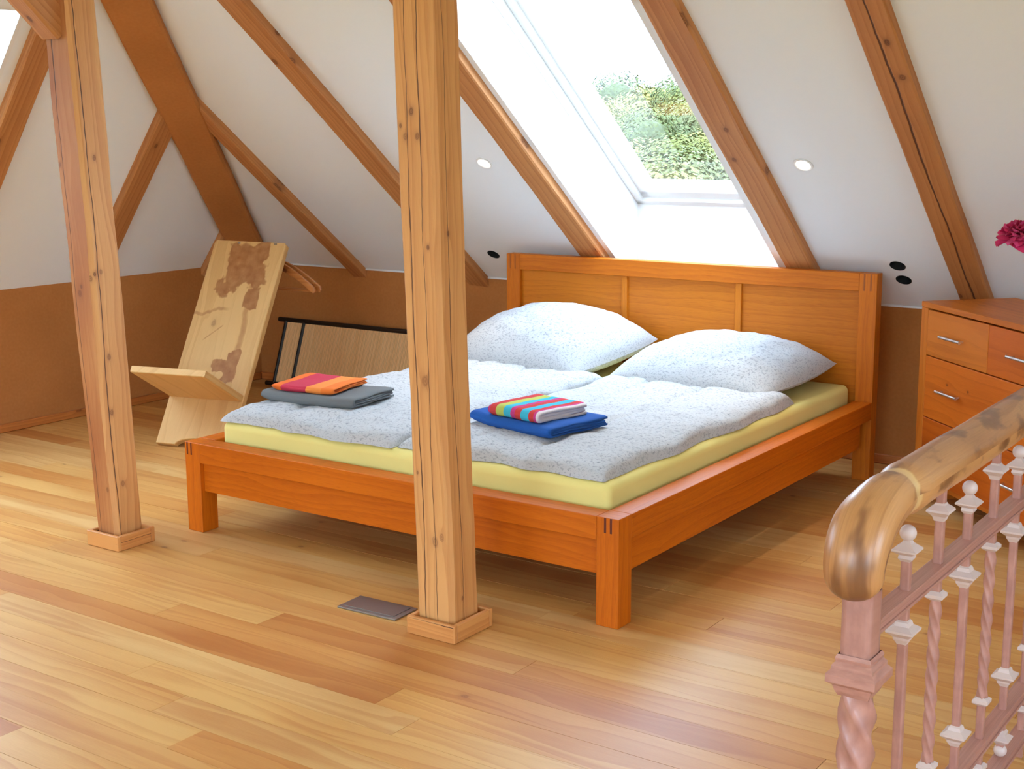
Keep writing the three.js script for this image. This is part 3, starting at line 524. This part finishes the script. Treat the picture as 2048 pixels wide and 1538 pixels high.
// ---------------------------------------------------------------- plank chair
{
  const phi = -0.237, al = 0.564, Bp = [-3.004, 0, -0.848], L = 1.06, w = 0.40, th = 0.034;
  const c = thing('plank_chair', 'rustic two-plank wooden chair with brown stained patches in the corner', 'chair', Bp, -phi);
  // local: x across the plank, z towards the sitter
  const stained = woodTexture({ W: 1024, H: 512, TU: 1.1, TV: 0.5, light: [224, 178, 112], dark: [186, 130, 66], ring: 13, wander: 0.09, fibre: 0.10, contrast: 0.5, patches: 0.45, seed: 131, knots: [[0.62, 0.14, 0.012, 0.35]] });
  const blot = (u, v) => {
    const n = fbm(u * 9, v * 11, 3, 4), n2 = fbm(u * 26, v * 26, 5, 3);
    const box = (u0, u1, v0, v1, s) => Math.max(Math.abs(u - (u0 + u1) / 2) / ((u1 - u0) / 2), Math.abs(v - (v0 + v1) / 2) / ((v1 - v0) / 2)) - 1 + s * n;
    let m = 1 - sst(-0.05, 0.12, box(0.80, 1.04, 0.12, 0.34, 0.9) + 0.3 * n2);
    m = Math.max(m, 1 - sst(-0.05, 0.12, box(0.71, 0.82, 0.27, 0.345, 0.9)));
    m = Math.max(m, 1 - sst(-0.05, 0.1, box(0.32, 0.47, 0.27, 0.335, 1.3)), 1 - sst(-0.05, 0.1, box(0.37, 0.43, 0.2, 0.32, 1.3)));
    m = Math.max(m, 0.45 * (1 - sst(0.006, 0.02, Math.abs(v - 0.31 - 0.05 * fbm(u * 5, 2, 4) + 0.04 * (u - 0.6)))) * sst(0.4, 0.5, u) * (1 - sst(0.72, 0.8, u)));
    m = Math.max(m, 0.5 * (1 - sst(0.004, 0.012, Math.abs(u - 0.66 - 0.25 * (v - 0.05) - 0.06 * fbm(v * 12, 3, 2)))) * (1 - sst(0.15, 0.22, v)));
    m = Math.max(m, 0.55 * (1 - sst(0.002, 0.006, Math.abs(u - 0.56 - 0.9 * (v - 0.14)))) * sst(0.1, 0.12, v) * (1 - sst(0.19, 0.2, v)));
    return clamp(m) * (0.75 + 0.5 * n2);
  };
  const src = stained.map.image.data;
  const map = texture(1024, 512, (a, b) => { const i = (Math.round(b * 512) * 1024 + Math.round(a * 1024)) * 4, m = blot(a * 1.1, b * 0.5); return [mix(src[i], 142, m * 0.85), mix(src[i + 1], 78, m * 0.85), mix(src[i + 2], 30, m * 0.85)]; });
  const mat = new THREE.MeshPhysicalMaterial({ map, roughness: 0.6, bumpMap: stained.bump, bumpScale: 0.0008 });
  // back plank outline in (x, y) along the plank, with an arched cut at the foot and a slot for the seat tail
  const s = new THREE.Shape(); s.moveTo(0, 0); s.lineTo(0.10, 0); s.quadraticCurveTo(0.12, 0.03, 0.20, 0.035); s.quadraticCurveTo(0.28, 0.03, 0.30, 0); s.lineTo(0.40, 0); s.lineTo(0.40, L - 0.012); s.quadraticCurveTo(0.395, L, 0.385, L); s.lineTo(0.012, L + 0.006); s.quadraticCurveTo(0, L + 0.004, 0, L - 0.01); s.closePath();
  const yk = 0.262; // where the seat crosses the plank
  s.holes.push(rectHole(0.10, 0.30, yk - 0.02, yk + 0.032));
  const g = new THREE.ExtrudeGeometry(s, { depth: th - 0.006, bevelEnabled: true, bevelSize: 0.003, bevelThickness: 0.003, bevelSegments: 1 });
  const setUV = (geo, fu, fv) => { const p = geo.attributes.position, u = geo.attributes.uv; for (let i = 0; i < p.count; i++) u.setXY(i, fu(p, i), fv(p, i)); };
  setUV(g, (p, i) => p.getY(i) / 1.1, (p, i) => (p.getX(i) + p.getZ(i) * 0.5) / 0.5);
  g.translate(0, 0, -th + 0.003);
  part('back_plank', g, mat, c, [0, 0.02, 0], [-al, 0, 0]);
  // seat plank: wide shoulders in front, narrow tail through the slot down to the floor
  const b = 0.52, sl = 0.33, J = V(0, yk * Math.cos(al) + 0.02, -yk * Math.sin(al));
  const tail = (J.y - 0.012) / Math.sin(b);
  const q = new THREE.Shape(); q.moveTo(0.005, 0); q.lineTo(0.395, 0); q.lineTo(0.395, sl); q.lineTo(0.005, sl); q.closePath();
  const q2 = poly([[0.112, -tail], [0.288, -tail], [0.288, 0], [0.395, 0], [0.395, sl], [0.005, sl], [0.005, 0], [0.112, 0]]);
  const g2 = new THREE.ExtrudeGeometry(q2, { depth: 0.026, bevelEnabled: true, bevelSize: 0.003, bevelThickness: 0.003, bevelSegments: 1 });
  setUV(g2, (p, i) => 0.05 + (p.getY(i) + 0.3) / 2.6, (p, i) => (p.getX(i) + p.getZ(i)) / 0.9);
  g2.rotateX(Math.PI / 2 - b); // plank y axis now runs forwards and up
  part('seat_plank', g2, mat, c, [0, J.y, J.z + 0.004]);
  const screw = new THREE.CylinderGeometry(0.007, 0.007, 0.006, 10);
  for (const x of [0.14, 0.345]) part('screw', screw, M.steel, c, [x, 0.02 + (L - 0.02) * Math.cos(al) + 0.012, -(L - 0.02) * Math.sin(al) - 0.006], [-al, 0, 0]);
  part('coat_hook', merged([new THREE.CylinderGeometry(0.004, 0.004, 0.09, 8).rotateX(Math.PI / 2)]), M.steel, c, [0.235, 0.872, -0.66]);
}
{ // coat hangers on the hook behind the chair back
  const hangerWood = woodMaterial(beamWood, { rough: 0.4, bump: 0.0003, tint: 0xfff0da, coat: 0.3 });
  const make = (pos, turn, label) => {
    const t = thing('coat_hanger', label, 'hanger', pos, turn, 'wooden hangers behind the chair');
    const W = 0.215, s = new THREE.Shape();
    s.moveTo(0, -0.01); s.quadraticCurveTo(-0.08, -0.03, -W, -0.125); s.quadraticCurveTo(-W - 0.008, -0.148, -W + 0.008, -0.15); s.quadraticCurveTo(-0.09, -0.07, 0, -0.045); s.quadraticCurveTo(0.09, -0.07, W - 0.008, -0.15); s.quadraticCurveTo(W + 0.008, -0.148, W, -0.125); s.quadraticCurveTo(0.08, -0.03, 0, -0.01);
    const g = new THREE.ExtrudeGeometry(s, { depth: 0.008, bevelEnabled: true, bevelSize: 0.002, bevelThickness: 0.002, bevelSegments: 2 }).translate(0, 0, -0.004); grain(g, 0, beamWood);
    part('shoulders', g, hangerWood, t);
    part('bar', grain(new THREE.CylinderGeometry(0.0055, 0.0055, 2 * W - 0.03, 10).rotateZ(Math.PI / 2), 0, beamWood), hangerWood, t, [0, -0.143, 0]);
    const curve = new THREE.CatmullRomCurve3([V(0, -0.012, 0), V(0, 0.012, 0), V(0.016, 0.028, 0), V(0.012, 0.048, 0), V(-0.006, 0.052, 0), V(-0.016, 0.04, 0)]);
    part('hook', new THREE.TubeGeometry(curve, 24, 0.0016, 6), M.steel, t);
  };
  make([-2.84, 0.826, -1.54], 0.05, 'pale wooden coat hanger hanging behind the plank chair, the nearer of two');
  make([-2.84, 0.826, -1.575], 0.10, 'pale wooden coat hanger hanging behind the plank chair, the farther of two');
}
// ---------------------------------------------------------------- reed screen leaning on the back wall
{
  const t = thing('reed_screen', 'low black framed screen with woven reed panels leaning on the brown wall', 'screen', [-3.62, 0.0, -2.225]);
  const lean = Math.atan2(0.135, 0.385), g = new THREE.Group(); // kept flat: parts are turned themselves
  const len = 1.62, hh = 0.40;
  const reed = new THREE.MeshStandardMaterial({ roughness: 0.85, map: texture(1024, 128, (a, b) => { const s = a * 300, k = Math.floor(s), f = s - k, n = N(k * 0.7, b * 3, 4) + 0.6 * N(k * 3.1, 1, 9); const e = 1 - 0.35 * sst(0.7, 1, f); return [(254 + 14 * n) * e, (204 + 18 * n) * e, (140 + 20 * n) * e]; }) });
  const rot = [-lean, 0, 0], up = (x, y) => [x, y * Math.cos(lean), -y * Math.sin(lean)];
  const rod = (r, l) => new THREE.CylinderGeometry(r, r, l, 14);
  part('frame_rail', rod(0.0135, len + 0.09).rotateZ(Math.PI / 2), M.black, t, up(len / 2, hh), rot);
  part('frame_rail', rod(0.0135, len + 0.09).rotateZ(Math.PI / 2), M.black, t, up(len / 2, 0.022), rot);
  const xs = [0.015, 0.155, len - 0.155, len - 0.015];
  for (const x of xs) part('frame_bar', rod(0.012, hh - 0.02), M.black, t, up(x, hh / 2 + 0.01), rot);
  const panels = [[xs[0], xs[1]], [xs[1], xs[2]], [xs[2], xs[3]]];
  for (const [a, b] of panels) { const gg = plainBox(b - a - 0.02, hh - 0.04, 0.006), p = gg.attributes.position, u = gg.attributes.uv; for (let i = 0; i < p.count; i++) u.setXY(i, (p.getX(i) + a) / 1.2, p.getY(i) / 0.4); part('reed_panel', gg, reed, t, up((a + b) / 2, hh / 2 + 0.01), rot); }
}
// ---------------------------------------------------------------- floor outlet plate
{
  const t = thing('floor_socket', 'flat brushed steel socket plate set in the floor beside the nearest post', 'socket', [-0.705, 0, 0.258], 0.04);
  part('plate', new RoundedBoxGeometry(0.225, 0.006, 0.115, 2, 0.002), M.steel, t, [0, 0.003, 0]);
  part('lid', new RoundedBoxGeometry(0.19, 0.002, 0.085, 2, 0.0008), M.steel, t, [0, 0.0068, 0]);
}
// ---------------------------------------------------------------- slope fittings
spots.forEach(([x, s], i) => {
  const p = onB(x, s, 0), t = thing('ceiling_spotlight', i ? 'lit round recessed spotlight right of the skylight' : 'lit round recessed spotlight between the nearest post and the skylight rafter', 'spotlight', p.toArray(), 0, 'recessed spotlights');
  t.quaternion.setFromUnitVectors(V(0, -1, 0), outB.clone().negate());
  part('ring', new THREE.LatheGeometry([[0.026, 0.012], [0.029, -0.002], [0.039, -0.003], [0.040, 0.0], [0.033, 0.001], [0.031, 0.05], [0.027, 0.05]].map(([a, b]) => new THREE.Vector2(a, b)), 40), M.paint, t);
  part('lamp', new THREE.CylinderGeometry(0.027, 0.027, 0.004, 32), new THREE.MeshStandardMaterial({ color: 0xffffff, emissive: 0xfff2dc, emissiveIntensity: 6 }), t, [0, 0.008, 0]);
  const L = new THREE.SpotLight(0xffe6c4, 1.2, 0, 0.7, 0.6); L.position.set(0, -0.004, 0); L.castShadow = true; L.shadow.radius = 1; t.add(L); t.add(L.target); L.target.position.set(0, -1, 0);
});
sockets.forEach(([x, s], i) => {
  const p = onB(x, s, 0), t = thing('wiring_box', ['open black round wiring box in the slope left of the headboard', 'open black round wiring box right of the headboard, the upper of two', 'open black round wiring box right of the headboard, the lower of two'][i], 'wiring box', p.toArray(), 0, 'open wiring boxes in the slope');
  t.quaternion.setFromUnitVectors(V(0, -1, 0), outB.clone().negate());
  part('cup', new THREE.LatheGeometry([[0.0, 0.05], [0.029, 0.05], [0.030, 0.0], [0.033, -0.0015], [0.033, 0.0], [0.0305, 0.004], [0.0305, 0.053], [0, 0.053]].map(([a, b]) => new THREE.Vector2(a, b)), 36), M.hole, t);
});
// ---------------------------------------------------------------- stair railing
{
  const xr = 1.19, t = thing('stair_railing', 'wrought iron stair railing in dull pink paint with a thick rough log handrail', 'railing', [xr, 0, 0]);
  const z0 = 1.275, z1 = -0.95;
  const box = (w, h, d, x, y, z, r = 0.002) => new RoundedBoxGeometry(w, h, d, 2, r).translate(x, y, z);
  // square section swept upwards, optionally twisted
  const bar = (a, y0, y1, turns = 0, n = 8, sz = 1) => {
    const pos = [], idx = [], k = 24, seg = turns ? Math.ceil(Math.abs(turns) * 20) : 2;
    const sec = Array.from({ length: k }, (_, i) => { const th = i / k * Math.PI * 2, c = Math.cos(th), s = Math.sin(th), m = Math.pow(Math.pow(Math.abs(c), n) + Math.pow(Math.abs(s), n), -1 / n); return [c * m * a / 2, s * m * a / 2]; });
    for (let j = 0; j <= seg; j++) { const u = j / seg, r = turns * Math.PI * 2 * u, c = Math.cos(r), s = Math.sin(r); for (const [x, z] of sec) pos.push(x * c - z * s, mix(y0, y1, u), x * s + z * c); }
    for (let j = 0; j < seg; j++) for (let i = 0; i < k; i++) { const p = j * k + i, q = j * k + (i + 1) % k; idx.push(p, p + k, q, q, p + k, q + k); }
    const g = new THREE.BufferGeometry(); g.setAttribute('position', new THREE.Float32BufferAttribute(pos, 3)); g.setIndex(idx);
    g.setAttribute('uv', new THREE.Float32BufferAttribute(new Float32Array(pos.length / 3 * 2).map((_, i) => i % 2 ? pos[(i >> 1) * 3 + 1] * 3 : pos[(i >> 1) * 3] * 6), 2)); g.computeVertexNormals(); return g;
  };
  const sqLathe = (prof) => { // square moulding from a profile of [half width, y]
    const g = new THREE.LatheGeometry(prof.map(([x, y]) => new THREE.Vector2(x * Math.SQRT2, y)), 4); g.rotateY(Math.PI / 4); const h = g.toNonIndexed(); h.computeVertexNormals(); return h;
  };
  const collarA = sqLathe([[0.008, 0.020], [0.011, 0.017], [0.013, 0.010], [0.024, 0.003], [0.024, -0.001], [0.014, -0.010], [0.013, -0.015], [0.010, -0.020], [0.008, -0.024]]);
  const collarB = sqLathe([[0.008, 0.014], [0.010, 0.010], [0.020, 0.002], [0.021, -0.002], [0.012, -0.011], [0.009, -0.02]]);
  const small = sqLathe([[0.009, 0.009], [0.016, 0.003], [0.016, -0.003], [0.009, -0.009]]);
  const finial = merged([new THREE.SphereGeometry(0.0145, 20, 14).translate(0, 0.012, 0), sqLathe([[0.005, 0.001], [0.009, -0.006], [0.021, -0.016], [0.021, -0.019], [0.011, -0.026], [0.012, -0.032], [0.008, -0.038]])]);
  const pendant = finial.clone().rotateX(Math.PI);
  const aBar = bar(0.0165, 0.09, 0.735), bBar1 = merged([bar(0.0165, 0.60, 0.81), bar(0.0165, 0.0, 0.262)]), bTw = bar(0.0175, 0.262, 0.60, 2.0, 16);
  // two patterns in turn
  for (let i = 0, z = 1.065; z > z1 + 0.05; i++, z -= 0.1775) {
    if (i % 2 === 0) {
      const b = part('baluster', aBar, M.iron, t, [0, 0, z]);
      part('finial', finial, M.ironPale, b, [0, 0.755, 0]); part('collar', collarA, M.ironPale, b, [0, 0.592, 0]); part('collar', collarA, M.ironPale, b, [0, 0.262, 0]); part('pendant', pendant, M.ironPale, b, [0, 0.098, 0]);
    } else {
      const b = part('baluster', merged([bBar1.clone(), bTw.clone()]), M.iron, t, [0, 0, z]);
      part('collar', collarB, M.ironPale, b, [0, 0.766, 0]); part('collar', small, M.ironPale, b, [0, 0.604, 0]); part('collar', small, M.ironPale, b, [0, 0.268, 0]); part('collar', small, M.ironPale, b, [0, 0.12, 0]);
    }
  }
  const L = z0 - z1, zc = (z0 + z1) / 2;
  const channel = (y) => merged([box(0.026, 0.020, L, 0, y, zc), box(0.034, 0.006, L, 0, y + 0.010, zc), box(0.034, 0.006, L, 0, y - 0.010, zc)]);
  part('rail', channel(0.653), M.iron, t); part('rail', channel(0.172), M.iron, t); part('rail', channel(0.055), M.iron, t);
  // newel
  const nz = z0;
  const nw = part('newel_post', merged([bar(0.05, 0.612, 0.726, 0, 14), bar(0.047, 0.17, 0.560, 1.5, 12), bar(0.052, 0.0, 0.17, 0, 14), sqLathe([[0.027, 0.622], [0.030, 0.616], [0.029, 0.610], [0.034, 0.604], [0.034, 0.598], [0.041, 0.590], [0.041, 0.577], [0.032, 0.570], [0.029, 0.560], [0.025, 0.552]])]), M.iron, t, [0, 0, nz]);
  // handrail log: down-curved knob at the near end
  const path = new THREE.CatmullRomCurve3([V(0, 0.728, 1.300), V(0, 0.775, 1.318), V(0, 0.825, 1.29), V(0, 0.852, 1.21), V(0, 0.856, 1.08), V(0.002, 0.857, 0.5), V(-0.002, 0.856, -0.2), V(0, 0.856, z1 - 0.02)], false, 'centripetal');
  const ns = 150, nr = 28, pos = [], uv = [], idx = [];
  const len = path.getLength();
  for (let i = 0; i <= ns; i++) {
    const u = i / ns, uu = Math.pow(u, 1.5), p = path.getPointAt(uu), tg = path.getTangentAt(uu), side = V(1, 0, 0), up = new THREE.Vector3().crossVectors(side, tg).normalize().negate();
    const end = Math.min(1, Math.sqrt(Math.max(0, 1 - Math.pow(1 - Math.min(1, uu * len / 0.035), 2)))), s = uu * len;
    const swell = 1 + 0.15 * Math.exp(-Math.pow((s - 0.11) / 0.08, 2)) - 0.10 * Math.exp(-Math.pow((s - 0.265) / 0.025, 2)) + 0.04 * Math.exp(-Math.pow((s - 0.31) / 0.03, 2));
    for (let j = 0; j <= nr; j++) {
      const a = j / nr * Math.PI * 2, c = Math.cos(a), q = Math.sin(a), rr = (1 + 0.10 * fbm(s * 2.2, c * 0.8, q * 0.8 + 3, 3)) * swell * end;
      const v = p.clone().addScaledVector(side, c * 0.044 * rr).addScaledVector(up, q * (q < 0 ? 0.040 : 0.047) * rr);
      pos.push(v.x, v.y, v.z); uv.push(s / railWood.TU, (j / nr) * 0.29 / railWood.TV);
    }
  }
  for (let i = 0; i < ns; i++) for (let j = 0; j < nr; j++) { const a = i * (nr + 1) + j; idx.push(a, a + nr + 1, a + 1, a + 1, a + nr + 1, a + nr + 2); }
  const hg = new THREE.BufferGeometry(); hg.setAttribute('position', new THREE.Float32BufferAttribute(pos, 3)); hg.setAttribute('uv', new THREE.Float32BufferAttribute(uv, 2)); hg.setIndex(idx); hg.computeVertexNormals();
  const hr = part('handrail', hg, M.rail, t);
  hr.userData.label = 'rough varnished log handrail with a down-curved knob';
}
// ---------------------------------------------------------------- outdoors seen through the skylight
{
  const leafMats = [0x5a5c26, 0x68662c, 0x50582e, 0x706a34, 0x5c5e38].map((h) => new THREE.MeshStandardMaterial({ color: h, roughness: 0.9 }));
  const grass = new THREE.MeshStandardMaterial({ roughness: 1, map: texture(256, 256, (a, b) => { const n = fbm(a * 14, b * 14, 3, 4); return [124 + 50 * n, 120 + 40 * n, 76 + 30 * n]; }) });
  const bark = new THREE.MeshStandardMaterial({ color: 0x6a5340, roughness: 0.95 });
  const gy = -5;
  const rise = (d) => gy + 9 * sst(45, 260, d) * 1.0 + 6 * sst(120, 300, d);
  const land = new THREE.PlaneGeometry(900, 900, 90, 90).rotateX(-Math.PI / 2), lp = land.attributes.position;
  for (let i = 0; i < lp.count; i++) { const x = lp.getX(i), z = lp.getZ(i), d = Math.hypot(x, z); lp.setY(i, rise(d) + (d > 30 ? 1.5 * fbm(x * 0.02, z * 0.02, 1, 3) : 0)); }
  land.computeVertexNormals();
  const lo = part('ground', land, grass, scene); lo.userData = { kind: 'structure', label: 'green meadow and hillside outside' };
  const crown = (seed) => { // leaf sprays over a cluster of boughs
    const q = rngOf(seed), pos = [], nor = [], boughs = Array.from({ length: 16 }, () => [V(q() - 0.5, q() * 0.9 - 0.3, q() - 0.5).multiplyScalar(1.3), 0.3 + 0.3 * q()]);
    for (let k = 0; k < 40000; k++) {
      const [c, s] = boughs[Math.floor(q() * 16)], n = V(q() - 0.5, q() - 0.5, q() - 0.5).normalize(), p = c.clone().addScaledVector(n, s * (0.8 + 0.3 * q()));
      const a = V(q() - 0.5, q() - 0.5, q() - 0.5).normalize(), t = new THREE.Vector3().crossVectors(n, a).normalize(), b = new THREE.Vector3().crossVectors(t, n).addScaledVector(n, q() - 0.5).normalize(), z = 0.013 + 0.018 * q();
      const P1 = p.clone().addScaledVector(t, z), P2 = p.clone().addScaledVector(b, z * 0.7), P3 = p.clone().addScaledVector(t, -z), P4 = p.clone().addScaledVector(b, -z * 0.7), f = new THREE.Vector3().crossVectors(t, b).normalize();
      for (const v of [P1, P2, P3, P1, P3, P4]) { pos.push(v.x, v.y, v.z); nor.push(f.x, f.y, f.z); }
    }
    for (const [c, s] of boughs) { const g = new THREE.IcosahedronGeometry(0.6, 2).attributes.position; for (let i = 0; i < g.count; i++) { const n = V(g.getX(i), g.getY(i), g.getZ(i)); pos.push(c.x + n.x * s, c.y + n.y * s, c.z + n.z * s); n.normalize(); nor.push(n.x, n.y, n.z); } }
    const g = new THREE.BufferGeometry(); g.setAttribute('position', new THREE.Float32BufferAttribute(pos, 3)); g.setAttribute('normal', new THREE.Float32BufferAttribute(nor, 3)); return g;
  };
  const protos = [0, 1, 2, 3, 4].map((k) => crown(400 + k * 13));
  const q = rngOf(2024);
  const tree = (dx, dz, dist, topEl, r, k, label) => {
    const x = 1.9 + dx * dist, z = 3.27 + dz * dist, top = 1.44 + topEl * dist, g0 = rise(Math.hypot(x, z)) - 0.3;
    const t = thing('garden_tree', label, 'tree', [x, g0, z], q() * 6, 'trees outside the skylight');
    part('foliage', protos[k % 5], leafMats[k % 5], t, [0, top - r * 0.95 - g0, 0]).scale.setScalar(r);
    part('trunk', new THREE.CylinderGeometry(0.1 * r, 0.16 * r, Math.max(0.5, top - r - g0), 8), bark, t, [0, (top - r - g0) / 2, 0]);
  };
  const dirAt = (px) => { const f = (px - 1180) / (1470 - 1180); return [mix(-0.5237, -0.4312, f), mix(-0.8519, -0.9022, f)]; };
  const ord = ['first', 'second', 'third', 'fourth', 'fifth', 'sixth', 'seventh', 'eighth'];
  const rows = [
    ['bushy tree top from the left along the lower edge of the skylight view', [[1150, 26, -0.026, 2.2], [1225, 24, -0.03, 1.6], [1310, 27, -0.03, 1.8], [1390, 23, -0.029, 1.5], [1475, 27, -0.027, 2.0]]],
    ['pale green tree from the left in the middle distance outside the skylight', [[1190, 52, -0.004, 2.6], [1260, 58, 0.0, 2.6], [1330, 48, 0.002, 2.4], [1375, 38, -0.010, 2.2], [1415, 62, 0.012, 2.8], [1445, 33, -0.006, 1.9], [1495, 46, 0.004, 2.8]]],
    ['far tree from the left on the ridge outside the skylight', [[1150, 115, 0.03, 5.5], [1210, 104, 0.027, 5], [1265, 128, 0.026, 5.5], [1300, 84, 0.014, 3.8], [1335, 120, 0.031, 5], [1385, 96, 0.026, 4.6], [1460, 104, 0.032, 5.5]]]];
  let nt = 0;
  for (const [what, list] of rows) list.forEach(([px, dist, el, r], i) => { const [a, b] = dirAt(px); tree(a, b, dist, el, r, nt++, `${ord[i]} ${what}`); });
}
scene.traverse((o) => { if (o.isMesh) { o.castShadow = true; o.receiveShadow = true; } });
renderer.render(scene, camera);
